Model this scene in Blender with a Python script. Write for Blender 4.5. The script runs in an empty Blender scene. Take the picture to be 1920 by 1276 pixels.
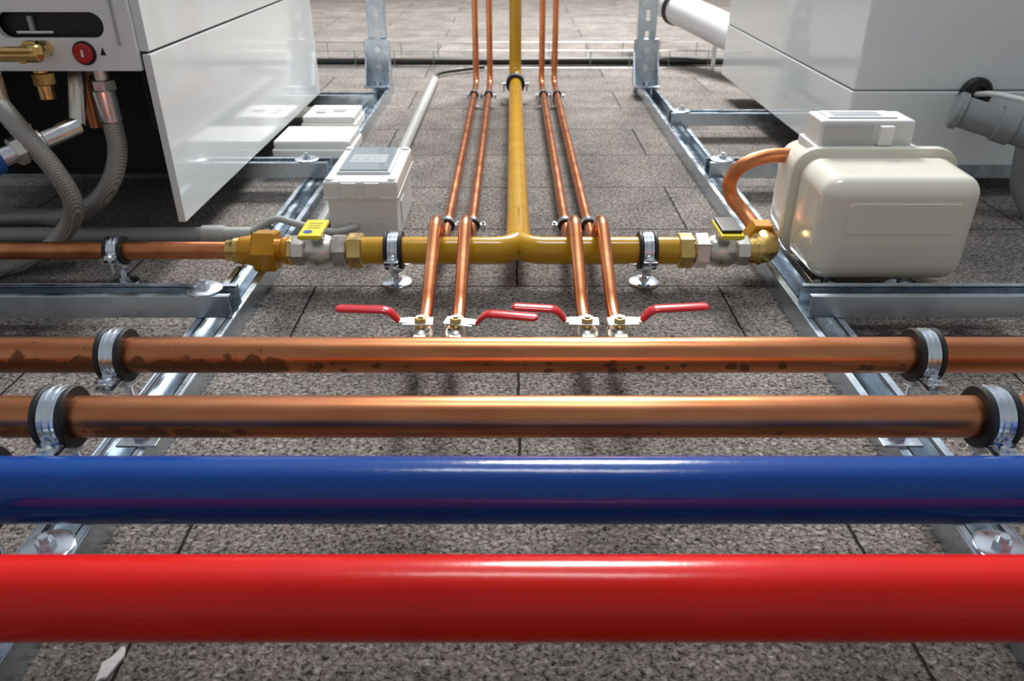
import bpy, bmesh, math, random
from mathutils import Vector, Matrix
random.seed(4)
scene = bpy.context.scene
V = Vector

# ------------------------------------------------------------------ materials
def new_mat(name):
    m = bpy.data.materials.new(name); m.use_nodes = True
    nt = m.node_tree; b = nt.nodes['Principled BSDF']
    return m, nt, b

def mat(name, col, rough=0.5, metal=0.0, var=0.0, vscale=20, bump=0.0, bscale=80, coat=0.0, stretch=None, rvar=0.0, spec=None):
    m, nt, b = new_mat(name)
    b.inputs['Base Color'].default_value = (*col, 1)
    b.inputs['Roughness'].default_value = rough
    b.inputs['Metallic'].default_value = metal
    b.inputs['Coat Weight'].default_value = coat
    b.inputs['Coat Roughness'].default_value = 0.06
    if spec is not None: b.inputs['Specular IOR Level'].default_value = spec
    tc = nt.nodes.new('ShaderNodeTexCoord'); mp = nt.nodes.new('ShaderNodeMapping')
    nt.links.new(tc.outputs['Object'], mp.inputs['Vector'])
    if stretch: mp.inputs['Scale'].default_value = stretch
    if var > 0 or rvar > 0:
        n = nt.nodes.new('ShaderNodeTexNoise'); n.inputs['Scale'].default_value = vscale; n.inputs['Detail'].default_value = 5
        nt.links.new(mp.outputs[0], n.inputs['Vector'])
        if var > 0:
            r = nt.nodes.new('ShaderNodeValToRGB')
            r.color_ramp.elements[0].position = 0.3; r.color_ramp.elements[1].position = 0.7
            r.color_ramp.elements[0].color = (*[c*(1-var) for c in col], 1)
            r.color_ramp.elements[1].color = (*[min(1, c*(1+var*0.6)) for c in col], 1)
            nt.links.new(n.outputs['Fac'], r.inputs['Fac']); nt.links.new(r.outputs['Color'], b.inputs['Base Color'])
        if rvar > 0:
            mr = nt.nodes.new('ShaderNodeMapRange')
            mr.inputs['To Min'].default_value = max(0.02, rough-rvar); mr.inputs['To Max'].default_value = rough+rvar
            mr.inputs['From Min'].default_value = 0.3; mr.inputs['From Max'].default_value = 0.7
            nt.links.new(n.outputs['Fac'], mr.inputs['Value']); nt.links.new(mr.outputs[0], b.inputs['Roughness'])
    if bump > 0:
        n2 = nt.nodes.new('ShaderNodeTexNoise'); n2.inputs['Scale'].default_value = bscale; n2.inputs['Detail'].default_value = 4
        nt.links.new(mp.outputs[0], n2.inputs['Vector'])
        bp = nt.nodes.new('ShaderNodeBump'); bp.inputs['Strength'].default_value = bump; bp.inputs['Distance'].default_value = 0.002
        nt.links.new(n2.outputs['Fac'], bp.inputs['Height']); nt.links.new(bp.outputs[0], b.inputs['Normal'])
    return m

RED = mat('red_paint', (0.60, 0.006, 0.001), 0.2, 0, var=0.08, vscale=12, bump=0.08, bscale=90, spec=0.36)
BLUE = mat('blue_paint', (0.0008, 0.046, 0.25), 0.18, 0, var=0.1, vscale=12, bump=0.1, bscale=90, spec=0.45)
OCHRE = mat('ochre_paint', (0.60, 0.32, 0.006), 0.2, 0, var=0.12, vscale=25, bump=0.06, bscale=90, coat=0.2)
OCHRE2 = mat('ochre_fitting', (0.6, 0.27, 0.01), 0.3, 0.3, var=0.15, vscale=40, bump=0.1, bscale=150, coat=0.2)
BRASS = mat('brass', (0.8, 0.56, 0.2), 0.28, 1, var=0.15, vscale=60, rvar=0.08)
NICKEL = mat('nickel', (0.78, 0.74, 0.66), 0.3, 1, var=0.12, vscale=60, rvar=0.1)
CHROME = mat('chrome', (0.78, 0.79, 0.81), 0.18, 1, rvar=0.08, vscale=50)
GALV = mat('galvanised_steel', (0.58, 0.66, 0.73), 0.28, 1, var=0.1, vscale=30, rvar=0.09, bump=0.03)
ZINC = mat('zinc_plated', (0.78, 0.84, 0.9), 0.24, 1, var=0.1, vscale=70, rvar=0.1)
WIRE = mat('wire_steel', (0.36, 0.38, 0.38), 0.4, 1)
RUBBER = mat('black_rubber', (0.012, 0.012, 0.013), 0.55, 0, bump=0.1, bscale=200)
WHITE = mat('white_enamel', (0.76, 0.80, 0.81), 0.1, 0, coat=0.4, bump=0.01, bscale=5)
WHITE2 = mat('white_plate', (0.82, 0.84, 0.84), 0.3, 0, bump=0.02)
CREAM = mat('cream_enamel', (0.82, 0.79, 0.67), 0.16, 0, var=0.02, vscale=8, coat=0.5, bump=0.015, bscale=20)
PLAST = mat('light_grey_plastic', (0.72, 0.73, 0.72), 0.38, 0, bump=0.03, bscale=200)
PLASTW = mat('white_plastic', (0.82, 0.82, 0.79), 0.35, 0, bump=0.02, bscale=200)
PLASTG = mat('grey_pvc', (0.42, 0.43, 0.42), 0.38, 0, var=0.05)
PLASTD = mat('flue_grey', (0.26, 0.28, 0.29), 0.3, 0, var=0.05)
BLACK = mat('black_plastic', (0.01, 0.01, 0.011), 0.45)
DARK = mat('dark_interior', (0.012, 0.012, 0.012), 0.7)
YEL = mat('yellow_sleeve', (0.85, 0.68, 0.02), 0.35)
REDH = mat('red_handle_sleeve', (0.6, 0.005, 0.012), 0.22, coat=0.3)
BTAG = mat('blue_tag', (0.01, 0.07, 0.35), 0.35)
GLASS = mat('smoked_window', (0.34, 0.39, 0.41), 0.05, 0, coat=1.0)
PVCW = mat('white_pvc', (0.8, 0.82, 0.86), 0.25, 0)

def copper(name, stains=0.0, bright=1.0, rough=0.25, x0=-0.24, x1=-0.16, hi=0.6, lo=0.27, zt=0.012, zb=-0.013):
    m, nt, b = new_mat(name)
    N = nt.nodes.new; L = nt.links.new
    b.inputs['Metallic'].default_value = 1
    tc = N('ShaderNodeTexCoord'); mp = N('ShaderNodeMapping'); mp.inputs['Scale'].default_value = (1, 6, 6) if stains else (3, 3, 3)
    L(tc.outputs['Object'], mp.inputs['Vector'])
    n = N('ShaderNodeTexNoise'); n.inputs['Scale'].default_value = 9; n.inputs['Detail'].default_value = 6
    L(mp.outputs[0], n.inputs['Vector'])
    r = N('ShaderNodeValToRGB')
    r.color_ramp.elements[0].position = 0.3; r.color_ramp.elements[1].position = 0.72
    r.color_ramp.elements[0].color = (0.62*bright, 0.205*bright, 0.08*bright, 1)
    r.color_ramp.elements[1].color = (0.86*bright, 0.36*bright, 0.17*bright, 1)
    L(n.outputs['Fac'], r.inputs['Fac'])
    col = r.outputs['Color']
    mr = N('ShaderNodeMapRange'); mr.inputs['To Min'].default_value = rough-0.06; mr.inputs['To Max'].default_value = rough+0.1
    L(n.outputs['Fac'], mr.inputs['Value']); rgh = mr.outputs[0]
    if stains:
        sp = N('ShaderNodeSeparateXYZ'); L(tc.outputs['Object'], sp.inputs[0])
        v = N('ShaderNodeTexVoronoi'); v.inputs['Scale'].default_value = 56; v.inputs['Randomness'].default_value = 0.9
        nn = N('ShaderNodeTexNoise'); nn.inputs['Scale'].default_value = 130; nn.inputs['Detail'].default_value = 5
        L(tc.outputs['Object'], nn.inputs['Vector'])
        mx = N('ShaderNodeVectorMath'); mx.operation = 'MULTIPLY_ADD'
        L(nn.outputs['Color'], mx.inputs[0]); mx.inputs[1].default_value = (0.012,)*3
        L(tc.outputs['Object'], mx.inputs[2]); L(mx.outputs[0], v.inputs['Vector'])
        thr = N('ShaderNodeMapRange'); thr.inputs['From Min'].default_value = x0; thr.inputs['From Max'].default_value = x1
        thr.inputs['To Min'].default_value = hi; thr.inputs['To Max'].default_value = lo
        L(sp.outputs['X'], thr.inputs['Value'])
        ng = N('ShaderNodeTexNoise'); ng.inputs['Scale'].default_value = 16; ng.inputs['Detail'].default_value = 3
        L(tc.outputs['Object'], ng.inputs['Vector'])
        gm = N('ShaderNodeMath'); gm.operation = 'MULTIPLY_ADD'; L(ng.outputs['Fac'], gm.inputs[0]); gm.inputs[1].default_value = 0.6; gm.inputs[2].default_value = -0.3
        ad = N('ShaderNodeMath'); ad.operation = 'ADD'; L(thr.outputs[0], ad.inputs[0]); L(gm.outputs[0], ad.inputs[1])
        hz = N('ShaderNodeMapRange'); hz.inputs['From Min'].default_value = zt-0.012; hz.inputs['From Max'].default_value = zt
        hz.inputs['To Min'].default_value = 0.0; hz.inputs['To Max'].default_value = 0.75
        L(sp.outputs['Z'], hz.inputs['Value'])
        ah = N('ShaderNodeMath'); ah.operation = 'SUBTRACT'; L(ad.outputs[0], ah.inputs[0]); L(hz.outputs[0], ah.inputs[1])
        lt = N('ShaderNodeMath'); lt.operation = 'SUBTRACT'; L(ah.outputs[0], lt.inputs[0]); L(v.outputs['Distance'], lt.inputs[1])
        sm = N('ShaderNodeMapRange'); sm.inputs['From Min'].default_value = 0; sm.inputs['From Max'].default_value = 0.12
        L(lt.outputs[0], sm.inputs['Value'])
        bz2 = N('ShaderNodeMapRange'); bz2.inputs['From Min'].default_value = zb-0.003; bz2.inputs['From Max'].default_value = zb
        L(sp.outputs['Z'], bz2.inputs['Value'])
        mk = N('ShaderNodeMath'); mk.operation = 'MULTIPLY'; L(sm.outputs[0], mk.inputs[0]); L(bz2.outputs[0], mk.inputs[1])
        m3 = N('ShaderNodeMath'); m3.operation = 'MULTIPLY'; L(mk.outputs[0], m3.inputs[0]); m3.inputs[1].default_value = stains
        mix = N('ShaderNodeMix'); mix.data_type = 'RGBA'; L(m3.outputs[0], mix.inputs[0]); L(col, mix.inputs[6]); mix.inputs[7].default_value = (0.11, 0.062, 0.032, 1)
        col = mix.outputs[2]
        rr = N('ShaderNodeMath'); rr.operation = 'MULTIPLY_ADD'; L(m3.outputs[0], rr.inputs[0]); rr.inputs[1].default_value = 0.25; L(rgh, rr.inputs[2]); rgh = rr.outputs[0]
    L(col, b.inputs['Base Color']); L(rgh, b.inputs['Roughness'])
    return m
COP1 = copper('copper_tarnished', 0.78, 0.78, 0.29, hi=0.92, lo=0.30)
COP1B = copper('copper_lightly_tarnished', 0.6, 0.80, 0.29, hi=0.78, lo=0.16, zt=0.009)
COP2 = copper('copper_clean', 0, 1.05, 0.22)
COP3 = copper('copper_dull', 0, 0.9, 0.38)

def braid():
    m, nt, b = new_mat('steel_braid'); N = nt.nodes.new; L = nt.links.new
    tc = N('ShaderNodeTexCoord')
    w1 = N('ShaderNodeTexWave'); w1.bands_direction = 'DIAGONAL'; w1.inputs['Scale'].default_value = 150; w1.inputs['Distortion'].default_value = 1
    mp = N('ShaderNodeMapping'); mp.inputs['Scale'].default_value = (-1, 1, 1)
    w2 = N('ShaderNodeTexWave'); w2.bands_direction = 'DIAGONAL'; w2.inputs['Scale'].default_value = 150; w2.inputs['Distortion'].default_value = 1
    L(tc.outputs['Object'], w1.inputs['Vector']); L(tc.outputs['Object'], mp.inputs['Vector']); L(mp.outputs[0], w2.inputs['Vector'])
    mu = N('ShaderNodeMath'); mu.operation = 'MULTIPLY'; L(w1.outputs['Fac'], mu.inputs[0]); L(w2.outputs['Fac'], mu.inputs[1])
    r = N('ShaderNodeValToRGB'); r.color_ramp.elements[0].color = (0.25, 0.24, 0.22, 1); r.color_ramp.elements[1].color = (0.7, 0.69, 0.66, 1)
    r.color_ramp.elements[1].position = 0.6
    L(mu.outputs[0], r.inputs['Fac']); L(r.outputs['Color'], b.inputs['Base Color'])
    b.inputs['Metallic'].default_value = 0.5; b.inputs['Roughness'].default_value = 0.4
    bp = N('ShaderNodeBump'); bp.inputs['Strength'].default_value = 0.4; bp.inputs['Distance'].default_value = 0.001
    L(mu.outputs[0], bp.inputs['Height']); L(bp.outputs[0], b.inputs['Normal'])
    return m
BRAID = braid()

def block_mat(name, vertical=False, tint=(1, 1, 1)):
    m, nt, b = new_mat(name); N = nt.nodes.new; L = nt.links.new
    tc = N('ShaderNodeTexCoord'); mp = N('ShaderNodeMapping')
    mp.inputs['Location'].default_value = (0.295, -0.112, 0)
    if vertical: mp.inputs['Rotation'].default_value = (math.radians(-90), 0, 0)
    L(tc.outputs['Object'], mp.inputs['Vector'])
    nw = N('ShaderNodeTexNoise'); nw.inputs['Scale'].default_value = 60; nw.inputs['Detail'].default_value = 3
    L(tc.outputs['Object'], nw.inputs['Vector'])
    vm = N('ShaderNodeVectorMath'); vm.operation = 'MULTIPLY_ADD'; L(nw.outputs['Color'], vm.inputs[0]); vm.inputs[1].default_value = (0.0045, 0.0045, 0)
    L(mp.outputs[0], vm.inputs[2])
    br = N('ShaderNodeTexBrick'); L(vm.outputs[0], br.inputs['Vector'])
    br.inputs['Scale'].default_value = 1; br.inputs['Brick Width'].default_value = 0.61; br.inputs['Row Height'].default_value = 0.239
    br.inputs['Mortar Size'].default_value = 0.0018; br.inputs['Mortar Smooth'].default_value = 0.4
    br.inputs['Color1'].default_value = (0.82, 0.82, 0.82, 1); br.inputs['Color2'].default_value = (1, 1, 1, 1)
    n1 = N('ShaderNodeTexNoise'); n1.inputs['Scale'].default_value = 220; n1.inputs['Detail'].default_value = 6; n1.inputs['Roughness'].default_value = 0.65
    n1.inputs['Distortion'].default_value = 0.6
    n2 = N('ShaderNodeTexNoise'); n2.inputs['Scale'].default_value = 9; n2.inputs['Detail'].default_value = 5
    vo = N('ShaderNodeTexVoronoi'); vo.inputs['Scale'].default_value = 210
    vo2 = N('ShaderNodeTexVoronoi'); vo2.inputs['Scale'].default_value = 120; vo2.feature = 'F1'
    for t in (n1, n2, vo, vo2): L(tc.outputs['Object'], t.inputs['Vector'])
    r1 = N('ShaderNodeValToRGB'); e = r1.color_ramp.elements
    e[0].position = 0.37; e[0].color = (0.045*tint[0], 0.041*tint[1], 0.04*tint[2], 1)
    e[1].position = 0.68; e[1].color = (0.62*tint[0], 0.59*tint[1], 0.565*tint[2], 1)
    x = e.new(0.46); x.color = (0.275*tint[0], 0.252*tint[1], 0.238*tint[2], 1)
    L(n1.outputs['Fac'], r1.inputs['Fac'])
    hs = N('ShaderNodeMix'); hs.data_type = 'RGBA'; hs.blend_type = 'MULTIPLY'; hs.inputs[0].default_value = 0.4
    rv = N('ShaderNodeValToRGB'); rv.color_ramp.elements[0].color = (0.35, 0.33, 0.32, 1); rv.color_ramp.elements[1].color = (1.6, 1.56, 1.52, 1)
    L(vo.outputs['Color'], rv.inputs['Fac']); L(r1.outputs['Color'], hs.inputs[6]); L(rv.outputs['Color'], hs.inputs[7])
    r2 = N('ShaderNodeValToRGB'); r2.color_ramp.elements[0].position = 0.3; r2.color_ramp.elements[0].color = (0.74, 0.73, 0.72, 1)
    r2.color_ramp.elements[1].position = 0.7; r2.color_ramp.elements[1].color = (1.2, 1.17, 1.13, 1)
    L(n2.outputs['Fac'], r2.inputs['Fac'])
    m2 = N('ShaderNodeMix'); m2.data_type = 'RGBA'; m2.blend_type = 'MULTIPLY'; m2.inputs[0].default_value = 1
    L(hs.outputs[2], m2.inputs[6]); L(r2.outputs['Color'], m2.inputs[7])
    m3 = N('ShaderNodeMix'); m3.data_type = 'RGBA'; m3.blend_type = 'MULTIPLY'; m3.inputs[0].default_value = 1
    L(m2.outputs[2], m3.inputs[6]); L(br.outputs['Color'], m3.inputs[7])
    m4 = N('ShaderNodeMix'); m4.data_type = 'RGBA'; L(br.outputs['Fac'], m4.inputs[0]); L(m3.outputs[2], m4.inputs[6]); m4.inputs[7].default_value = (0.03, 0.027, 0.025, 1)
    L(m4.outputs[2], b.inputs['Base Color'])
    b.inputs['Roughness'].default_value = 0.9; b.inputs['Specular IOR Level'].default_value = 0.25
    a1 = N('ShaderNodeMath'); a1.operation = 'MULTIPLY_ADD'; L(n1.outputs['Fac'], a1.inputs[0]); a1.inputs[1].default_value = 2.0
    inv = N('ShaderNodeMath'); inv.operation = 'MULTIPLY'; L(vo2.outputs['Distance'], inv.inputs[0]); inv.inputs[1].default_value = -0.5
    L(inv.outputs[0], a1.inputs[2])
    a2 = N('ShaderNodeMath'); a2.operation = 'MULTIPLY_ADD'; L(br.outputs['Fac'], a2.inputs[0]); a2.inputs[1].default_value = -1.5; L(a1.outputs[0], a2.inputs[2])
    bp = N('ShaderNodeBump'); bp.inputs['Strength'].default_value = 1.0; bp.inputs['Distance'].default_value = 0.004
    L(a2.outputs[0], bp.inputs['Height']); L(bp.outputs[0], b.inputs['Normal'])
    return m
BLOCK = block_mat('concrete_block_masonry')
BLOCKV = block_mat('concrete_block_masonry_pale', True, (1.2, 1.15, 1.1))

# ------------------------------------------------------------------ mesh builder
def align(p, d, up=None):
    d = V(d).normalized(); q = d.to_track_quat('Z', 'Y')
    return Matrix.Translation(V(p)) @ q.to_matrix().to_4x4()

def fillet(pts, rad, seg=8):
    pts = [V(p) for p in pts]; out = [pts[0]]
    for i in range(1, len(pts)-1):
        a, c, b = pts[i-1], pts[i], pts[i+1]
        r = rad[i-1] if isinstance(rad, (list, tuple)) else rad
        u = (a-c); w = (b-c)
        t = min(r, u.length*0.499, w.length*0.499)
        p0 = c+u.normalized()*t; p1 = c+w.normalized()*t
        for k in range(seg+1):
            s = k/seg
            ww = 0.75
            den = (1-s)**2+2*ww*s*(1-s)+s*s
            out.append(((1-s)**2*p0+2*ww*s*(1-s)*c+s*s*p1)/den)
    out.append(pts[-1]); return out

def smooth_path(pts, sub=8):
    pts = [V(p) for p in pts]; P = [pts[0]*2-pts[1]]+pts+[pts[-1]*2-pts[-2]]; out = []
    for i in range(1, len(P)-2):
        for k in range(sub):
            t = k/sub; a, b, c, d = P[i-1], P[i], P[i+1], P[i+2]
            out.append(0.5*((2*b)+(c-a)*t+(2*a-5*b+4*c-d)*t*t+(-a+3*b-3*c+d)*t**3))
    out.append(pts[-1]); return out

class MB:
    def __init__(s, name): s.name = name; s.bm = bmesh.new(); s.mats = []
    def _merge(s, tmp, m, M=None):
        if M is not None: bmesh.ops.transform(tmp, matrix=M, verts=tmp.verts)
        bmesh.ops.recalc_face_normals(tmp, faces=tmp.faces)
        if m not in s.mats: s.mats.append(m)
        i = s.mats.index(m)
        for f in tmp.faces: f.material_index = i
        me = bpy.data.meshes.new('tmp'); tmp.to_mesh(me); tmp.free(); s.bm.from_mesh(me); bpy.data.meshes.remove(me)
    def box(s, lo, hi, m, bev=0.001, seg=2, M=None, taper=None):
        lo = V(lo); hi = V(hi); t = bmesh.new(); bmesh.ops.create_cube(t, size=1)
        c = (lo+hi)/2; d = hi-lo
        for v in t.verts:
            if taper:
                ax, sg, f = taper
                if v.co[ax]*sg > 0:
                    for k in range(3):
                        if k != ax: v.co[k] *= f
            v.co = V((v.co.x*d.x, v.co.y*d.y, v.co.z*d.z))+c
        if bev > 0:
            bev = min(bev, min(d)*0.45)
            bmesh.ops.bevel(t, geom=list(t.edges), offset=bev, segments=seg, profile=0.5, affect='EDGES')
        s._merge(t, m, M)
    def lathe(s, p, d, prof, m, n=32, closed=False, rot=0.0):
        t = bmesh.new(); rings = []
        for (z, r) in prof:
            rings.append([t.verts.new((r*math.cos(2*math.pi*k/n+rot), r*math.sin(2*math.pi*k/n+rot), z)) for k in range(n)])
        L_ = len(rings); rng = range(L_) if closed else range(L_-1)
        for i in rng:
            A, B = rings[i], rings[(i+1) % L_]
            for k in range(n): t.faces.new((A[k], A[(k+1) % n], B[(k+1) % n], B[k]))
        if not closed:
            t.faces.new(rings[0]); t.faces.new(rings[-1])
        s._merge(t, m, align(p, d))
    def cyl(s, p0, p1, r, m, n=32, ch=0.0):
        p0 = V(p0); p1 = V(p1); h = (p1-p0).length
        pr = [(0, r), (h, r)] if ch <= 0 else [(0, r-ch), (ch, r), (h-ch, r), (h, r-ch)]
        s.lathe(p0, p1-p0, pr, m, n)
    def hexn(s, p, d, h, r, m, rot=0.0):
        c = r*0.08
        s.lathe(p, d, [(0, r-c), (c, r), (h-c, r), (h, r-c)], m, 6, rot=rot)
    def ring(s, c, d, rin, rout, w, m, n=40, ch=0.0008):
        a = w/2
        s.lathe(c, d, [(-a, rin), (-a, rout-ch), (-a+ch, rout), (a-ch, rout), (a, rout-ch), (a, rin)], m, n, closed=True)
    def tube(s, path, r, m, n=20):
        path = [V(p) for p in path]; q = [path[0]]
        for p in path[1:]:
            if (p-q[-1]).length > 1e-5: q.append(p)
        path = q; t = bmesh.new(); rings = []
        tan = (path[1]-path[0]).normalized(); ref = V((0, 0, 1)) if abs(tan.z) < 0.9 else V((0, 1, 0))
        nr = (ref-tan*ref.dot(tan)).normalized()
        for i, p in enumerate(path):
            if i == 0: tg = path[1]-path[0]
            elif i == len(path)-1: tg = path[-1]-path[-2]
            else: tg = (path[i+1]-path[i]).normalized()+(path[i]-path[i-1]).normalized()
            tg.normalize(); nr = (nr-tg*nr.dot(tg)).normalized(); bn = tg.cross(nr)
            rr = r[i] if isinstance(r, list) else r
            rings.append([t.verts.new(p+nr*rr*math.cos(2*math.pi*k/n)+bn*rr*math.sin(2*math.pi*k/n)) for k in range(n)])
        for i in range(len(rings)-1):
            A, B = rings[i], rings[i+1]
            for k in range(n): t.faces.new((A[k], A[(k+1) % n], B[(k+1) % n], B[k]))
        t.faces.new(rings[0]); t.faces.new(rings[-1]); s._merge(t, m)
    def extr(s, poly, depth, m, M, bev=0.0):
        t = bmesh.new()
        a = [t.verts.new((x, y, -depth/2)) for x, y in poly]; b = [t.verts.new((x, y, depth/2)) for x, y in poly]
        t.faces.new(a); t.faces.new(b); n = len(poly)
        for k in range(n): t.faces.new((a[k], a[(k+1) % n], b[(k+1) % n], b[k]))
        bmesh.ops.recalc_face_normals(t, faces=t.faces)
        if bev > 0:
            es = [e for e in t.edges if len(e.link_faces) == 2 and e.calc_face_angle(0) > 0.6]
            bmesh.ops.bevel(t, geom=es, offset=bev, segments=2, profile=0.5, affect='EDGES', clamp_overlap=True)
        s._merge(t, m, M)
    def channel(s, p0, p1, up, m, w=0.048, h=0.031, th=0.0025, lip=0.011, slot=0.028, pitch=0.05, sw=0.0065):
        p0 = V(p0); p1 = V(p1); up = V(up).normalized(); d = (p1-p0); Ln = d.length; d.normalize(); sd = d.cross(up)
        M = Matrix(((sd.x, d.x, up.x, p0.x), (sd.y, d.y, up.y, p0.y), (sd.z, d.z, up.z, p0.z), (0, 0, 0, 1)))
        for sg in (-1, 1):
            a, b_ = sorted((sg*w/2, sg*(w/2-th)))
            s.box((a, 0, 0), (b_, Ln, h), m, 0.0006, 1, M)
            a, b_ = sorted((sg*(w/2-th), sg*(w/2-lip)))
            s.box((a, 0, h-th), (b_, Ln, h), m, 0.0006, 1, M)
            a, b_ = sorted((sg*(w/2-lip), sg*(w/2-lip+th)))
            s.box((a, 0, h-0.008), (b_, Ln, h), m, 0.0006, 1, M)
            a, b_ = sorted((sg*(w/2-th), sg*sw))
            s.box((a, 0, 0), (b_, Ln, th), m, 0, 1, M)
        y = 0.0
        while y < Ln:
            y2 = min(y+pitch-slot, Ln)
            s.box((-sw, y, 0), (sw, y2, th), m, 0, 1, M); y += pitch
    def done(s, origin=None, wn=True):
        me = bpy.data.meshes.new(s.name); s.bm.to_mesh(me); s.bm.free()
        for m in s.mats: me.materials.append(m)
        for p in me.polygons: p.use_smooth = True
        me.set_sharp_from_angle(angle=math.radians(35))
        ob = bpy.data.objects.new(s.name, me); scene.collection.objects.link(ob)
        xs = [v.co for v in me.vertices]
        if origin is None:
            lo = V((min(c.x for c in xs), min(c.y for c in xs), min(c.z for c in xs))); hi = V((max(c.x for c in xs), max(c.y for c in xs), max(c.z for c in xs)))
            origin = (lo+hi)/2
        origin = V(origin); me.transform(Matrix.Translation(-origin)); ob.location = origin
        if wn:
            md = ob.modifiers.new('wn', 'WEIGHTED_NORMAL'); md.keep_sharp = True
        return ob

# ------------------------------------------------------------------ shell
def plane(name, pts, m):
    me = bpy.data.meshes.new(name); me.from_pydata(pts, [], [tuple(range(len(pts)))]); me.materials.append(m)
    o = bpy.data.objects.new(name, me); scene.collection.objects.link(o); return o
plane('block_wall', [(-4, -1.5, 0), (4, -1.5, 0), (4, 6, 0), (-4, 6, 0)], BLOCK)  # masonry wall carrying the pipes, laid flat as the ground plane
plane('wall_back', [(-4, 6, 0), (4, 6, 0), (4, 6, 1.2), (-4, 6, 1.2)], BLOCKV)

XL, XR = -0.39, 0.41
RT = 0.031
# ------------------------------------------------------------------ rails
for x in (XL, XR):
    b = MB('strut_channel_rail'); b.channel((x, 0.2, 0), (x, 2.47, 0), (0, 0, 1), GALV, w=0.05)
    b.done()
def washer_bolt(b, x, y, z, r=0.021):
    b.lathe((x, y, z), (0, 0, 1), [(0, r), (0.002, r), (0.0035, r*0.9), (0.0035, 0.004)], ZINC, 32)
    b.hexn((x, y, z+0.0034), (0, 0, 1), 0.006, 0.008, ZINC, rot=random.random())
    b.cyl((x, y, z+0.008), (x, y, z+0.014), 0.004, ZINC, 12)
def cross(x0, x1, y, bolts):
    b = MB('strut_channel_crossbar')
    b.channel((x0, y, RT+0.0003), (x1, y, RT+0.0003), (0, 0, 1), GALV, w=0.042)
    for bx in bolts: washer_bolt(b, bx, y, 0.0626, 0.0235)
    b.done()
cross(-1.15, -0.367, 0.922, [-0.405])
cross(-1.05, -0.365, 1.525, [-0.41])
cross(-1.05, -0.372, 2.16, [])
cross(0.388, 1.2, 0.922, [])
cross(0.392, 1.2, 1.525, [0.42, 0.5])
cross(0.392, 1.2, 1.95, [0.42])

for x in (-0.405, 0.405):
    b = MB('steel_upright_post')
    b.channel((x, 2.475, 0.0), (x, 2.475, 1.3), (0, 1, 0), GALV, w=0.054, slot=0.03, pitch=0.06, sw=0.006)
    b.box((x-0.038, 2.464, 0.032), (x+0.038, 2.4715, 0.16), GALV, 0.002)
    b.box((x-0.038, 2.38, 0.032), (x+0.038, 2.468, 0.038), GALV, 0.002)
    for sg in (-1, 1):
        b.extr([(0, 0), (0.06, 0), (0, 0.09)], 0.004, GALV, Matrix(((0, 0, 1, x+sg*0.036), (-1, 0, 0, 2.466), (0, 1, 0, 0.036), (0, 0, 0, 1))))
    for z in (0.075, 0.13): b.hexn((x, 2.464, z), (0, -1, 0), 0.006, 0.011, ZINC)
    b.hexn((x, 2.42, 0.038), (0, 0, 1), 0.006, 0.01, ZINC)
    b.done()

# ------------------------------------------------------------------ main pipes
def hpipe(name, y, z, r, m, x0=-1.25, x1=1.25):
    b = MB(name); b.cyl((x0, y, z), (x1, y, z), r, m, 64, 0.001); return b.done()
hpipe('red_steel_pipe', 0.334, 0.135, 0.0255, RED)
hpipe('blue_steel_pipe', 0.434, 0.135, 0.0242, BLUE)
hpipe('copper_pipe', 0.528, 0.1335, 0.0175, COP1B)
hpipe('copper_pipe', 0.637, 0.129, 0.0172, COP1)

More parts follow.
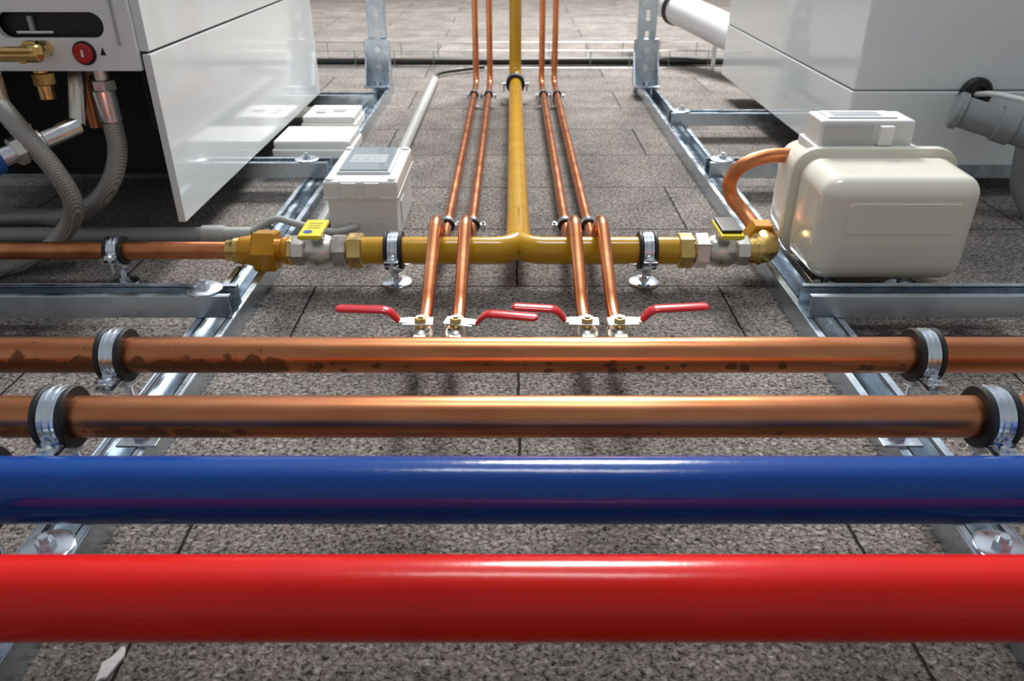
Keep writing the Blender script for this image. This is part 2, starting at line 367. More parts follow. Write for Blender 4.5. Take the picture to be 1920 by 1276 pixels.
# ------------------------------------------------------------------ pipe clamps
def clamp(x, y, z, r, zbase, wid=0.024, ears=True, axis='X', disc=0.0, tilt=0.0, rub=0.0055, nm='pipe_clamp'):
    b = MB(nm); d = V((1, 0, 0)) if axis == 'X' else V((0, 1, 0)); sd = V((0, 1, 0)) if axis == 'X' else V((1, 0, 0))
    c = V((x, y, z))
    b.ring(c, d, r+0.0002, r+rub, wid, RUBBER, ch=0.0015)
    b.ring(c+d*wid*0.42, d, r+0.0002, r+rub+0.0028, wid*0.2, RUBBER, ch=0.0012)
    b.ring(c-d*wid*0.42, d, r+0.0002, r+rub+0.0028, wid*0.2, RUBBER, ch=0.0012)
    b.ring(c, d, r+rub-0.001, r+rub+0.0018, wid*0.58, ZINC, ch=0.0004)
    b.ring(c+d*wid*0.12, d, r+rub-0.001, r+rub+0.0029, wid*0.08, ZINC, ch=0.0006)
    b.ring(c-d*wid*0.12, d, r+rub-0.001, r+rub+0.0029, wid*0.08, ZINC, ch=0.0006)
    R = r+rub
    if ears:
        es = 0.017 if r > 0.012 else 0.011
        for sg in (-1, 1):
            for dz in (-0.0035, 0.0022):
                lo = c+sd*sg*(R-0.003)-d*wid*0.4; hi = c+sd*sg*(R+es)+d*wid*0.4
                z0 = z+tilt+dz
                b.box((min(lo.x, hi.x), min(lo.y, hi.y), z0-0.001), (max(lo.x, hi.x), max(lo.y, hi.y), z0+0.001), ZINC, 0.0008)
            p = c+sd*sg*(R+es*0.5)
            b.cyl((p.x, p.y, z+tilt-0.022), (p.x, p.y, z+tilt+0.004), 0.0028, ZINC, 12)
            b.lathe((p.x, p.y, z+tilt+0.0032), (0, 0, 1), [(0, es*0.4), (0.0022, es*0.4), (0.004, es*0.28), (0.004, 0.0024), (0.002, 0.0018)], ZINC, 20)
            b.hexn((p.x, p.y, z+tilt-0.0085), (0, 0, 1), 0.004, es*0.36, ZINC)
    b.hexn((x, y, z-R-0.009), (0, 0, 1), 0.0085, 0.0095, ZINC)
    zt = z-R-0.008; prof = []
    zz = zbase+0.001
    while zz < zt:
        prof += [(zz-zbase, 0.0036), (zz-zbase+0.00075, 0.0043)]; zz += 0.0015
    b.lathe((x, y, zbase), (0, 0, 1), [(0, 0.004)]+prof+[(zt-zbase+0.002, 0.004)], ZINC, 14)
    if disc > 0:
        b.lathe((x, y, zbase), (0, 0, 1), [(0, disc), (0.002, disc), (0.004, disc*0.9), (0.0055, 0.009), (0.0055, 0.003)], ZINC, 40)
        b.hexn((x, y, zbase+0.005), (0, 0, 1), 0.005, 0.008, ZINC)
    else:
        b.box((x-0.02, y-0.016, zbase), (x+0.02, y+0.016, zbase+0.003), ZINC, 0.001)
        b.hexn((x, y, zbase+0.003), (0, 0, 1), 0.006, 0.009, ZINC)
    b.done()
clamp(-0.375, 0.637, 0.129, 0.0172, RT, wid=0.023, tilt=-0.012, rub=0.006)
clamp(0.390, 0.637, 0.129, 0.0172, RT, wid=0.023, tilt=-0.012, rub=0.006)
clamp(-0.372, 0.528, 0.1335, 0.0175, RT, wid=0.025, tilt=-0.012, rub=0.006)
clamp(0.395, 0.528, 0.1335, 0.0175, RT, wid=0.025, tilt=-0.012, rub=0.006)
for x in (XL, XR):
    clamp(x, 0.434, 0.135, 0.0242, RT, wid=0.03, tilt=-0.012)
    clamp(x, 0.334, 0.135, 0.0255, RT, wid=0.03, tilt=-0.012)
    b = MB('washer_bolt'); washer_bolt(b, x+0.0, 0.482, RT, 0.022); b.done()

# ------------------------------------------------------------------ gas manifold
YM, ZM, RM = 1.078, 0.053, 0.0208
b = MB('yellow_gas_pipe')
for sg, xe in ((-1, -0.222), (1, 0.2475)):
    path = fillet([(xe, YM, ZM), (0.01, YM, ZM), (0.01, 1.22, ZM)], 0.04, 10)
    rr = []
    for p in path: rr.append(RM if p.y < 1.10 else max(0.0182, RM-(p.y-1.10)*0.06))
    b.tube(path, rr, OCHRE, 40)
b.tube(fillet([(0.01, 1.15, ZM), (0.01, 2.45, ZM), (0.01, 2.45, 1.3)], 0.05, 10), 0.0182, OCHRE, 36)
b.lathe((0.01, 1.225, ZM), (0, 1, 0), [(-0.003, 0.0178), (0, 0.019), (0.003, 0.0178)], OCHRE, 32)
b.done()
clamp(-0.176, YM, ZM, RM, 0, wid=0.026, disc=0.0235, tilt=-0.004)
clamp(0.2016, YM, ZM, RM, 0, wid=0.026, disc=0.0235, tilt=-0.004)
clamp(0.01, 2.35, ZM, 0.0182, 0, wid=0.03, axis='Y', disc=0.02, rub=0.007)

mat_label = mat('label_ink', (0.12, 0.13, 0.1), 0.5)
def gas_valve(x0, sg, black):
    b = MB('gas_ball_valve'); d = V((sg, 0, 0)); P = lambda t: V((x0+sg*t, YM, ZM))
    b.hexn(P(0), d, 0.023, 0.0265, BRASS)
    b.lathe(P(0.022), d, [(0, 0.018), (0.004, 0.018)], BRASS, 32)
    b.hexn(P(0.024), d, 0.022, 0.0262, NICKEL, rot=0.3)
    b.lathe(P(0.045), d, [(0, 0.019), (0.004, 0.0215), (0.012, 0.0245), (0.022, 0.0255), (0.032, 0.0245), (0.038, 0.021), (0.042, 0.019)], NICKEL, 40)
    b.lathe(P(0.085), d, [(0, 0.02), (0.002, 0.024), (0.017, 0.024), (0.02, 0.022)], NICKEL, 8)
    c = P(0.067)
    b.cyl((c.x, YM, ZM+0.018), (c.x, YM, ZM+0.032), 0.0095, NICKEL, 24, 0.001)
    b.hexn((c.x, YM, ZM+0.032), (0, 0, 1), 0.005, 0.008, ZINC)
    z = ZM+0.034
    b.box((c.x-0.013, YM-0.046, z), (c.x+0.013, YM+0.03, z+0.003), ZINC, 0.001)
    b.box((c.x-0.0165, YM-0.048, z+0.002), (c.x+0.0165, YM+0.018, z+0.0085), YEL, 0.002, 3)
    if black:
        b.box((c.x-0.0145, YM-0.04, z+0.0085), (c.x+0.0145, YM+0.016, z+0.0135), BLACK, 0.002)
    else:
        b.lathe((c.x-0.004, YM-0.033, z+0.0084), (0, 0, 1), [(0, 0.0065), (0.0006, 0.0065)], BTAG, 24)
        for k in range(3):
            b.box((c.x-0.009, YM-0.018+k*0.009, z+0.0084), (c.x+0.010, YM-0.0165+k*0.009, z+0.0089), mat_label, 0)
    return b
b = gas_valve(-0.222, -1, False)
d = V((-1, 0, 0)); P = lambda t: V((-0.222-t, YM, ZM))
b.hexn(P(0.104), d, 0.009, 0.0225, BRASS)
b.lathe(P(0.112), d, [(0, 0.021), (0.006, 0.021), (0.010, 0.018), (0.018, 0.018)], OCHRE2, 32)
b.hexn(P(0.128), d, 0.034, 0.033, OCHRE2, rot=0.2)
b.lathe(P(0.161), d, [(0, 0.023), (0.006, 0.0235), (0.012, 0.022), (0.022, 0.021), (0.024, 0.0195)], OCHRE2, 32)
b.lathe(P(0.184), d, [(0, 0.0195), (0.008, 0.0195), (0.012, 0.0165), (0.02, 0.016)], BRASS, 32)
b.done()
b = gas_valve(0.2475, 1, True)
P = lambda t: V((0.2475+t, YM, ZM))
b.lathe(P(0.104), (1, 0, 0), [(0, 0.0185), (0.01, 0.0185)], BRASS, 32)
b.tube(fillet([P(0.108), P(0.136), (0.3835, YM+0.05, ZM+0.004)], 0.022, 10), 0.0195, BRASS, 32)
b.lathe((0.364, YM, ZM), (1, 0, 0), [(0, 0.0215), (0.006, 0.0215)], BRASS, 32)
b.hexn((0.3835, YM+0.034, ZM+0.004), (0, 1, 0.1), 0.026, 0.0255, OCHRE2)
b.done()
b = MB('bent_copper_connector')
b.tube(smooth_path([(0.3835, 1.135, 0.06), (0.372, 1.172, 0.075), (0.35, 1.19, 0.1), (0.344, 1.186, 0.128), (0.36, 1.184, 0.152), (0.395, 1.186, 0.165), (0.44, 1.188, 0.166)], 8), 0.0112, COP3, 24)
b.done()
b = MB('copper_gas_pipe'); b.cyl((-1.2, YM, ZM), (-0.4255, YM, ZM), 0.0132, COP3, 40); b.done()
clamp(-0.592, YM, ZM, 0.0132, 0, wid=0.026, disc=0.0215, tilt=-0.003)

# ------------------------------------------------------------------ small copper tubes + red valves
TX = [-0.109, -0.067, 0.09, 0.129]
ZT = 0.035
for x in TX:
    b = MB('copper_branch_tube')
    pth = fillet([(x, 0.845, 0.050), (x, 0.888, 0.052), (x, 1.062, 0.116), (x, 1.135, ZT+0.004), (x, 1.2, ZT), (x, 2.45, ZT), (x, 2.45, 1.3)],
                 [0.02, 0.032, 0.03, 0.01, 0.035], 8)
    b.tube(pth, 0.0088, COP2, 24)
    b.tube(fillet([(x, 0.795, 0.05), (x, 0.765, 0.052), (x, 0.70, 0.098), (x, 0.645, 0.125)], 0.02, 6), 0.0085, COP2, 20)
    b.done()
def red_valve(x, ang, tip=0.100):
    b = MB('red_lever_ball_valve'); y = 0.82; z = 0.050
    b.hexn((x, y-0.034, z), (0, 1, 0), 0.016, 0.0135, NICKEL)
    b.lathe((x, y-0.019, z), (0, 1, 0), [(0, 0.010), (0.004, 0.0115), (0.012, 0.0148), (0.022, 0.0148), (0.03, 0.0115), (0.036, 0.010)], NICKEL, 32)
    b.hexn((x, y+0.015, z), (0, 1, 0), 0.014, 0.0135, NICKEL)
    b.lathe((x, y+0.028, z), (0, 1, 0), [(0, 0.0112), (0.004, 0.0112), (0.006, 0.0095)], BRASS, 28)
    b.cyl((x, y, z+0.010), (x, y, z+0.0175), 0.008, BRASS, 24, 0.001)
    Mz = Matrix.Translation((x, y, z+0.018)) @ Matrix.Rotation(math.radians(ang), 4, 'Z')
    b.box((-0.014, -0.010, 0), (0.022, 0.010, 0.0018), ZINC, 0.0008, 2, Mz)
    b.box((-0.0145, -0.008, -0.006), (-0.0125, 0.008, 0.001), ZINC, 0.0006, 2, Mz)
    b.hexn((x, y, z+0.0195), (0, 0, 1), 0.005, 0.0078, BRASS, rot=0.4)
    b.cyl((x, y, z+0.024), (x, y, z+0.0265), 0.0035, ZINC, 12)
    up = [(0.016, 0.0015), (0.028, 0.002), (0.038, 0.012)]
    def strip(pts, t):
        a = [(px, pz+t) for px, pz in pts]; c = [(px, pz-t) for px, pz in reversed(pts)]
        return a+c
    M2 = Mz @ Matrix(((1, 0, 0, 0), (0, 0, 1, 0), (0, 1, 0, 0), (0, 0, 0, 1)))
    b.extr(strip(up, 0.001), 0.012, ZINC, M2, 0.0004)
    sl = fillet([(0.027, 0, 0.0025), (0.037, 0, 0.0165), (tip, 0, 0.0182)], 0.008, 6)
    t = bmesh.new(); rings = []; n = 20
    for i, p in enumerate(sl):
        f = 1.0
        if i == 0: f = 0.8
        if i == len(sl)-1: f = 0.55
        tg = (sl[min(i+1, len(sl)-1)]-sl[max(i-1, 0)]).normalized(); nr = V((-tg.z, 0, tg.x))
        rings.append([t.verts.new(p+V((0, 1, 0))*0.0088*f*math.cos(2*math.pi*k/n)+nr*0.0036*f*math.sin(2*math.pi*k/n)) for k in range(n)])
    rings.insert(len(rings)-1, [t.verts.new(sl[-1]-V((0.004, 0, 0))+V((0, 0.0088*math.cos(2*math.pi*k/n), 0.0036*math.sin(2*math.pi*k/n)))) for k in range(n)])
    for i in range(len(rings)-1):
        A, B = rings[i], rings[i+1]
        for k in range(n): t.faces.new((A[k], A[(k+1) % n], B[(k+1) % n], B[k]))
    t.faces.new(rings[0]); t.faces.new(rings[-1])
    b._merge(t, REDH, Mz); b.done()
red_valve(TX[0], 180); red_valve(TX[1], -14, 0.1); red_valve(TX[2], 177, 0.09); red_valve(TX[3], 3, 0.106)

def twin_clamp(xa, xb, y, nm='twin_pipe_clamp'):
    b = MB(nm)
    for x in (xa, xb):
        b.ring((x, y, ZT), (0, 1, 0), 0.009, 0.0125, 0.018, RUBBER)
        b.ring((x, y, ZT), (0, 1, 0), 0.012, 0.0138, 0.012, ZINC)
        for sg in (-1, 1):
            b.box((x+sg*0.0165-0.006, y-0.006, ZT-0.003), (x+sg*0.0165+0.006, y+0.006, ZT+0.002), ZINC, 0.001)
            b.cyl((x+sg*0.0185, y, ZT-0.012), (x+sg*0.0185, y, ZT+0.005), 0.003, ZINC, 10)
        b.cyl((x, y, 0), (x, y, ZT-0.0125), 0.004, ZINC, 12)
        b.cyl((x, y, 0), (x, y, 0.003), 0.014, ZINC, 24)
    b.done()
for y in (1.235, 2.28):
    twin_clamp(TX[0], TX[1], y); twin_clamp(TX[2], TX[3], y)

# ------------------------------------------------------------------ gas meter
b = MB('gas_meter')
b.box((0.417, 0.992, 0.036), (0.638, 1.115, 0.19), CREAM, 0.028, 8, taper=(1, -1, 0.97))
b.box((0.417, 1.105, 0.036), (0.641, 1.235, 0.19), CREAM, 0.03, 8, taper=(1, 1, 0.93))
def rrect(x0, z0, x1, z1, r, n=8):
    pts = []
    for cx, cz, a0 in ((x1-r, z1-r, 0), (x0+r, z1-r, 90), (x0+r, z0+r, 180), (x1-r, z0+r, 270)):
        for k in range(n+1):
            a = math.radians(a0+90*k/n); pts.append((cx+r*math.cos(a), cz+r*math.sin(a)))
    return pts
MXZ = lambda y: Matrix(((1, 0, 0, 0), (0, 0, -1, y), (0, 1, 0, 0), (0, 0, 0, 1)))
b.extr(rrect(0.408, 0.033, 0.650, 0.200, 0.036), 0.016, CREAM, MXZ(1.112), 0.004)
b.extr(rrect(0.452, 0.112, 0.605, 0.156, 0.008), 0.003, CREAM, MXZ(0.9915), 0.0014)
for x in (0.47, 0.585):
    b.cyl((x, 1.06, 0.0), (x, 1.06, 0.06), 0.006, ZINC, 16); b.cyl((x, 1.06, 0.0), (x, 1.06, 0.004), 0.022, ZINC, 32)
    b.hexn((x, 1.06, 0.022), (0, 0, 1), 0.01, 0.013, ZINC)
b.box((0.447, 1.125, 0.18), (0.583, 1.19, 0.234), PLAST, 0.004, 3)
b.box((0.442, 1.12, 0.185), (0.588, 1.198, 0.198), PLAST, 0.003, 2)
b.box((0.452, 1.122, 0.205), (0.522, 1.126, 0.229), mat('meter_index_grey', (0.5, 0.51, 0.51), 0.2), 0.001)
b.box((0.53, 1.115, 0.2), (0.55, 1.127, 0.228), PLASTW, 0.002)
b.box((0.46, 1.138, 0.233), (0.56, 1.18, 0.2365), PLASTW, 0.001)
b.box((0.47, 1.145, 0.236), (0.54, 1.17, 0.2372), mat('meter_label', (0.5, 0.52, 0.55), 0.15), 0.0004)
b.lathe((0.585, 1.16, 0.205), (1, 0, 0), [(0, 0.008), (0.008, 0.008), (0.01, 0.006)], YEL, 20)
b.done()

# ------------------------------------------------------------------ boilers
TRI = [(0, 0.006), (-0.004, -0.005), (0.004, -0.005)]
b = MB('gas_boiler')
x0, x1, y0, y1, z0, z1, zs = -0.98, -0.52, 1.17, 2.163, 0.0635, 0.50, 0.319
b.box((x1-0.012, y0, z0), (x1, y1, zs-0.0015), WHITE, 0.0015)
b.box((x1-0.016, y0+0.004, zs+0.0015), (x1-0.002, y1, z1), WHITE, 0.002)
b.box((x1-0.02, y0+0.006, zs-0.01), (x1-0.006, y1-0.01, zs+0.01), BLACK, 0)
b.box((x0, y0, z0), (x0+0.012, y1, z1), WHITE, 0.0015)
b.box((x0, y0+0.004, z1-0.01), (x1-0.002, y1, z1), WHITE, 0.0015)
b.box((x0+0.01, y1-0.012, z0), (x1-0.01, y1, z1-0.005), WHITE, 0.001)
b.box((x0+0.012, 1.42, z0+0.002), (x1-0.014, y1-0.015, z1-0.012), DARK, 0.002)
b.box((x0+0.012, y0+0.03, 0.31), (x1-0.014, 1.43, z1-0.012), DARK, 0.002)
yp = y0-0.004
sx0, sx1, sz0, sz1 = -0.718, -0.585, 0.340, 0.374
b.box((x0+0.005, yp, 0.295), (x1-0.016, yp+0.012, sz0), WHITE2, 0.0012)
b.box((x0+0.005, yp, sz1), (x1-0.016, yp+0.012, z1-0.004), WHITE2, 0.0012)
b.box((x0+0.005, yp, sz0-0.001), (sx0-0.01, yp+0.012, sz1+0.001), WHITE2, 0.0)
b.box((sx1+0.01, yp, sz0-0.001), (x1-0.016, yp+0.012, sz1+0.001), WHITE2, 0.0)
for cx, sg in ((sx0+0.007, -1), (sx1-0.007, 1)):
    r = (sz1-sz0)/2; cz = (sz1+sz0)/2
    for q in (1, -1):
        pts = [(cx+sg*(r+0.001), cz+q*(r+0.0005))]
        for k in range(9):
            a = math.radians(90*k/8); pts.append((cx+sg*r*math.sin(a), cz+q*r*math.cos(a)))
        b.extr(pts, 0.0118, WHITE2, MXZ(yp+0.006))
b.box((sx0-0.01, yp+0.02, sz0-0.01), (sx1+0.01, yp+0.03, sz1+0.01), BLACK, 0.001)
b.box((sx0+0.01, yp+0.013, sz0+0.004), (sx1-0.07, yp+0.02, sz0+0.008), ZINC, 0.001)
b.box((sx0+0.03, yp+0.013, sz0+0.006), (sx0+0.036, yp+0.02, sz1-0.006), PLASTG, 0.001)
b.box((x1-0.040, yp-0.002, 0.33), (x1-0.036, yp+0.002, z1-0.01), PLASTG, 0.0005)
b.lathe((-0.611, yp, 0.32), (0, -1, 0), [(0, 0.0165), (0.002, 0.0165), (0.003, 0.0145)], BLACK, 36)
b.lathe((-0.611, yp-0.003, 0.32), (0, -1, 0), [(0, 0.0135), (0.003, 0.0135), (0.0045, 0.011)], mat('red_button', (0.45, 0.01, 0.01), 0.3, coat=0.5), 36)
b.box((-0.6125, yp-0.0082, 0.316), (-0.6095, yp-0.007, 0.325), PLASTW, 0)
b.extr(TRI, 0.0008, BLACK, MXZ(yp-0.0003) @ Matrix.Translation((-0.662, 0.322, 0)))
b.extr(TRI, 0.0008, BLACK, MXZ(yp-0.0003) @ Matrix.Translation((-0.5845, 0.322, 0)))
b.cyl((-0.70, 1.2, 0.25), (-0.70, 1.2, 0.32), 0.012, BRASS, 24); b.hexn((-0.70, 1.2, 0.27), (0, 0, 1), 0.018, 0.017, BRASS)
b.cyl((-0.655, 1.23, 0.2), (-0.655, 1.23, 0.32), 0.010, COP3, 24)
b.hexn((-0.655, 1.23, 0.28), (0, 0, 1), 0.014, 0.015, BRASS)
b.lathe((-0.575, 1.3, 0.18), (0, 0, 1), [(0, 0.02), (0.004, 0.026), (0.13, 0.026)], BLACK, 24)
b.done()

b = MB('gas_boiler')
x0, x1, y0, y1, z0, z1, zs = 0.633, 1.12, 1.48, 2.435, 0.0635, 0.50, 0.205
b.box((x0, y0, z0), (x1, y1, zs-0.0012), WHITE, 0.003, 3)
b.box((x0+0.001, y0+0.001, zs+0.0012), (x1-0.001, y1, z1), WHITE, 0.003, 3)
b.box((x0+0.004, y0+0.004, zs-0.01), (x1-0.004, y1-0.004, zs+0.01), mat('seam_grey', (0.25, 0.25, 0.25), 0.5), 0)
b.lathe((0.86, y0-0.001, 0.2), (0, -1, 0), [(0, 0.03), (0.006, 0.03), (0.01, 0.026), (0.01, 0.016), (0.004, 0.014)], BLACK, 32)
b.done()
b = MB('grey_flue_pipe')
b.tube(fillet([(0.80, 1.40, 0.185), (0.895, 1.36, 0.16), (1.0, 1.32, 0.135)], 0.03, 6), 0.027, PLASTD, 40)
dd = V((0.095, -0.04, -0.025)).normalized()
b.lathe((0.785, 1.406, 0.189), dd, [(0, 0.018), (0.002, 0.029), (0.006, 0.032), (0.016, 0.032), (0.018, 0.029)], PLASTD, 40)
b.lathe(V((0.785, 1.406, 0.189))+dd*0.075, dd, [(0, 0.028), (0.002, 0.031), (0.03, 0.031), (0.032, 0.028)], PLASTD, 40)
b.tube(fillet([(0.90, 1.36, 0.16), (0.92, 1.37, 0.06), (0.96, 1.36, 0.0)], 0.02), 0.013, PLASTD, 20)
b.tube(smooth_path([(0.86, 1.475, 0.2), (0.87, 1.42, 0.21), (0.92, 1.36, 0.2), (1.0, 1.3, 0.15)]), 0.005, PLASTW, 12)
b.done()

# ------------------------------------------------------------------ hoses & water fittings at left boiler
b = MB('braided_hose')
b.cyl((-0.612, 1.2, 0.24), (-0.612, 1.2, 0.31), 0.0105, NICKEL, 24)
b.hexn((-0.612, 1.2, 0.262), (0, 0, 1), 0.016, 0.0175, NICKEL)
b.cyl((-0.614, 1.2, 0.215), (-0.614, 1.2, 0.264), 0.0175, CHROME, 32, 0.002)
b.tube(smooth_path([(-0.614, 1.2, 0.225), (-0.616, 1.2, 0.172), (-0.635, 1.195, 0.125), (-0.675, 1.2, 0.085), (-0.75, 1.235, 0.05), (-0.85, 1.285, 0.03), (-0.98, 1.30, 0.016)], 8), 0.0145, BRAID, 24)
b.done()
b = MB('braided_hose')
b.tube(smooth_path([(-0.735, 1.13, 0.26), (-0.70, 1.11, 0.222), (-0.674, 1.115, 0.168), (-0.668, 1.13, 0.11), (-0.70, 1.145, 0.06), (-0.755, 1.125, 0.02), (-0.84, 1.07, 0.0152), (-0.98, 1.04, 0.0152)], 8), 0.014, BRAID, 24)
b.cyl((-0.735, 1.13, 0.255), (-0.735, 1.13, 0.30), 0.016, NICKEL, 28, 0.002)
b.done()
b = MB('chrome_water_fitting')
b.cyl((-0.652, 1.172, 0.2165), (-0.80, 1.0, 0.165), 0.0135, CHROME, 32)
d0 = (V((-0.80, 1.0, 0.165))-V((-0.652, 1.172, 0.2165))).normalized(); pp = V((-0.652, 1.172, 0.2165))
b.cyl(pp+d0*0.055, pp+d0*0.085, 0.018, NICKEL, 32, 0.002)
b.hexn(pp+d0*0.085, d0, 0.014, 0.021, NICKEL)
b.cyl(pp+d0*0.118, pp+d0*0.135, 0.02, BTAG, 32, 0.002)
b.cyl(pp, pp+V((0, 0.05, 0.1)), 0.012, NICKEL, 24)
b.cyl(pp+d0*0.07, pp+d0*0.07+V((0.0, 0, 0.03)), 0.006, BRASS, 16)
b.done()
b = MB('brass_drain_cock')
b.cyl((-0.665, 1.165, 0.327), (-0.665, 1.10, 0.327), 0.011, BRASS, 28, 0.001)
b.hexn((-0.665, 1.14, 0.327), (0, -1, 0), 0.014, 0.016, BRASS)
b.cyl((-0.72, 1.105, 0.327), (-0.64, 1.105, 0.327), 0.009, BRASS, 28, 0.001)
b.box((-0.70, 1.08, 0.333), (-0.635, 1.1, 0.339), BRASS, 0.0025, 3)
b.lathe((-0.637, 1.092, 0.33), (0, 0, 1), [(0, 0.009), (0.01, 0.009), (0.012, 0.007)], BRASS, 20)
b.done()

# ------------------------------------------------------------------ electrical boxes
b = MB('junction_box')
X0, X1, Y0, Y1, H = -0.312, -0.189, 1.235, 1.445, 0.109
b.box((X0+0.004, Y0+0.004, 0.0), (X1-0.004, Y1-0.004, 0.084), PLAST, 0.004, 3)
b.box((X0, Y0, 0.080), (X1, Y1, H), PLAST, 0.004, 3)
b.box((X0-0.001, Y0-0.001, 0.0785), (X1+0.001, Y1+0.001, 0.083), PLAST, 0.001)
b.box((X0+0.016, Y0+0.04, H-0.001), (X1-0.016, Y1-0.02, H+0.005), PLAST, 0.003, 3)
b.box((X0+0.02, Y0+0.045, H+0.004), (X1-0.02, Y1-0.025, H+0.0075), GLASS, 0.0015)
b.box((X0+0.03, Y0+0.085, H+0.0073), (X1-0.03, Y0+0.135, H+0.0078), mat('breaker_face', (0.5, 0.55, 0.56), 0.2), 0)
for k in range(3):
    b.box((X0+0.036+k*0.018, Y0+0.1, H+0.0077), (X0+0.044+k*0.018, Y0+0.12, H+0.0081), PLASTG, 0)
for sx in (X0+0.01, X1-0.01):
    for sy in (Y0+0.012, Y1-0.012):
        b.lathe((sx, sy, H-0.001), (0, 0, 1), [(0, 0.007), (0.0035, 0.007), (0.0045, 0.0055), (0.0045, 0.003)], PLASTW, 20)
b.box((X0+0.03, Y0-0.003, 0.082), (X0+0.055, Y0+0.003, H-0.002), PLAST, 0.001)
b.box((X1-0.055, Y0-0.003, 0.082), (X1-0.03, Y0+0.003, H-0.002), PLAST, 0.001)
for sx in (-0.272, -0.247, -0.222):
    b.ring((sx, Y0+0.0035, 0.03), (0, 1, 0), 0.0075, 0.0095, 0.002, PLAST)
    b.ring((sx, Y0+0.0035, 0.03), (0, 1, 0), 0.0035, 0.0045, 0.002, PLAST)
b.box((X1-0.0045, Y0+0.05, 0.02), (X1-0.002, Y0+0.09, 0.06), PLAST, 0.001)
b.done()
def wbox(nm, X0, X1, Y0, Y1, Z0, Z1):
    b = MB(nm)
    b.box((X0, Y0, Z0), (X1, Y1, Z0+(Z1-Z0)*0.55), PLASTW, 0.004, 3)
    b.box((X0+0.004, Y0+0.004, Z0+(Z1-Z0)*0.5), (X1-0.004, Y1-0.004, Z1), PLASTW, 0.005, 3)
    cx, cy = (X0+X1)/2, (Y0+Y1)/2
    return b, cx, cy
b, cx, cy = wbox('switch_box', -0.512, -0.343, 1.635, 1.775, RT+0.0004, 0.070); b.done()
b, cx, cy = wbox('thermostat_box', -0.505, -0.374, 1.865, 2.0, RT+0.0004, 0.068)
b.box((cx-0.035, cy-0.03, 0.0675), (cx-0.012, cy+0.01, 0.071), PLASTG, 0.001)
b.lathe((cx+0.02, cy, 0.0675), (0, 0, 1), [(0, 0.018), (0.007, 0.017), (0.008, 0.015)], PLASTW, 28)
b.done()

b = MB('grey_conduit')
b.cyl((-0.252, 1.45, 0.0125), (-0.252, 2.62, 0.0125), 0.0125, PLASTG, 24)
b.tube(fillet([(-0.252, 2.6, 0.0125), (-0.252, 2.75, 0.0125), (-0.1, 2.86, 0.012)], 0.05), 0.006, BLACK, 12)
b.done()
b = MB('grey_conduit')
b.tube(fillet([(-1.2, 1.245, 0.0135), (-0.50, 1.245, 0.0135), (-0.445, 1.245, 0.0135)], 0.02), 0.0125, PLASTG, 24)
b.cyl((-0.53, 1.245, 0.0135), (-0.49, 1.245, 0.0135), 0.0155, PLASTG, 24, 0.001)
b.tube(smooth_path([(-0.45, 1.245, 0.014), (-0.40, 1.24, 0.042), (-0.36, 1.22, 0.042), (-0.30, 1.215, 0.03), (-0.262, 1.238, 0.03)]), 0.006, PLASTG, 14)
b.done()
b = MB('grey_conduit')
b.cyl((-0.338, 1.24, 0.0115), (-0.338, 1.62, 0.0115), 0.0112, PLASTG, 24)
b.cyl((-0.338, 1.235, 0.0135), (-0.338, 1.27, 0.0135), 0.0135, PLASTG, 24, 0.001)
b.done()

b = MB('plaster_chip')
rnd = random.Random(3); pts = []
for k in range(14):
    a = 2*math.pi*k/14; rr = 0.7+0.5*rnd.random()
    pts.append((0.0065*rr*math.cos(a)+0.003*math.sin(a), 0.015*rr*math.sin(a)))
b.extr(pts, 0.003, mat('plaster', (0.62, 0.61, 0.6), 0.8, var=0.1, bump=0.4, bscale=200), Matrix.Translation((-0.303, 0.392, 0.0016)), 0.0008)
b.done()

# ------------------------------------------------------------------ background
b = MB('wire_cable_tray')
ya, yb, th, r = 2.9, 3.1, 0.06, 0.0016
for (yy, zz) in ((ya, th), (ya, r), (ya+0.07, r), (ya+0.14, r), (yb, r), (yb, th)):
    b.cyl((-1.4, yy, zz), (1.4, yy, zz), r, WIRE, 8)
x = -1.4
while x < 1.41:
    b.tube([(x, ya, th+0.002), (x, ya, r), (x, yb, r), (x, yb, th+0.002)], r*0.9, WIRE, 8); x += 0.14
b.done()
b = MB('black_cable')
b.tube(smooth_path([(-1.4, 2.93, 0.016), (-0.6, 2.95, 0.016), (-0.1, 2.935, 0.017), (0.4, 2.96, 0.016), (1.4, 2.93, 0.016)]), 0.012, BLACK, 12)
b.tube(smooth_path([(-1.4, 3.0, 0.014), (-0.5, 2.985, 0.014), (0.2, 3.01, 0.014), (1.4, 2.98, 0.014)]), 0.008, BLACK, 12)
b.done()
b = MB('white_drain_pipe')
pa, pb = V((0.60, 3.05, 0.185)), V((0.80, 2.60, 0.11)); dd = (pb-pa).normalized()
b.cyl(pa, pb, 0.055, PVCW, 40)
b.lathe(pa+dd*-0.01, dd, [(0, 0.05), (0.001, 0.060), (0.02, 0.060), (0.021, 0.05)], RUBBER, 40)
b.cyl(pa-dd*0.3, pa, 0.05, PVCW, 40)
b.cyl((0.78, 2.65, 0), (0.78, 2.65, 0.08), 0.008, ZINC, 12)
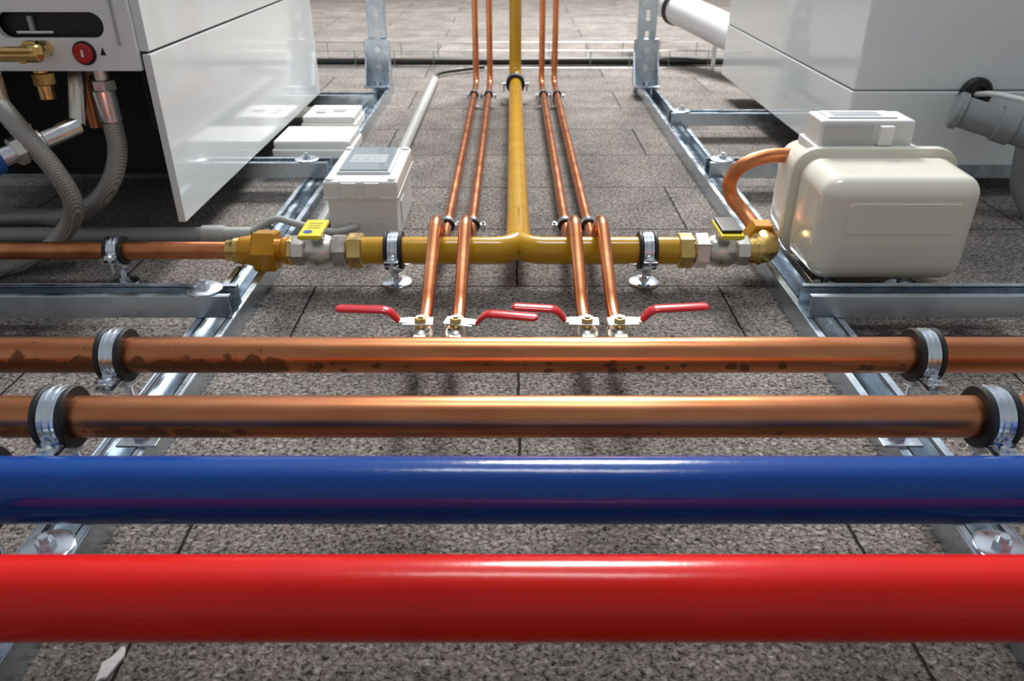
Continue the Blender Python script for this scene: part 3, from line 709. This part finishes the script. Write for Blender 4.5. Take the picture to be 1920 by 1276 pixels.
b.cyl((0.70, 2.825, 0), (0.70, 2.825, 0.12), 0.008, ZINC, 12)
b.done()

# ------------------------------------------------------------------ lights
def area(name, loc, target, sx, sy, power, col):
    l = bpy.data.lights.new(name, 'AREA'); l.shape = 'RECTANGLE'; l.size = sx; l.size_y = sy; l.energy = power; l.color = col
    o = bpy.data.objects.new(name, l); scene.collection.objects.link(o); o.location = loc
    o.rotation_euler = (V(target)-V(loc)).to_track_quat('-Z', 'Y').to_euler(); return o
area('window_light', (0.45, 4.3, 2.7), (0.1, 2.1, 0), 1.1, 0.9, 275, (1.0, 0.98, 0.95))
area('overhead_fill', (0.1, 1.2, 2.6), (0, 0.9, 0), 1.0, 0.3, 18, (0.95, 0.98, 1.0))  # added fill from overhead to light the front softly, not a real fitting
w = bpy.data.worlds.new('world'); scene.world = w; w.use_nodes = True
nt = w.node_tree; N = nt.nodes.new; L = nt.links.new
tc = N('ShaderNodeTexCoord'); dp = N('ShaderNodeVectorMath'); dp.operation = 'DOT_PRODUCT'; dp.inputs[1].default_value = (0.05, 0.62, 0.78)
L(tc.outputs['Generated'], dp.inputs[0])
rp = N('ShaderNodeValToRGB'); e = rp.color_ramp.elements
e[0].position = 0.0; e[0].color = (0.31, 0.325, 0.345, 1)
e[1].position = 1.0; e[1].color = (1.05, 1.13, 1.25, 1)
x = e.new(0.6); x.color = (0.25, 0.265, 0.29, 1)
x = e.new(0.85); x.color = (0.42, 0.46, 0.52, 1)
L(dp.outputs['Value'], rp.inputs['Fac'])
bg = nt.nodes['Background']; L(rp.outputs['Color'], bg.inputs[0]); bg.inputs[1].default_value = 1.0

# ------------------------------------------------------------------ camera
cam = bpy.data.cameras.new('camera'); co = bpy.data.objects.new('camera', cam); scene.collection.objects.link(co)
co.location = (0, 0, 0.5); co.rotation_euler = (math.radians(90-29.15), 0, 0)
cam.sensor_width = 36; cam.lens = 27.19; cam.clip_start = 0.01
cam.dof.use_dof = True; cam.dof.focus_distance = 0.86; cam.dof.aperture_fstop = 9
scene.camera = co
scene.view_settings.view_transform = 'Standard'
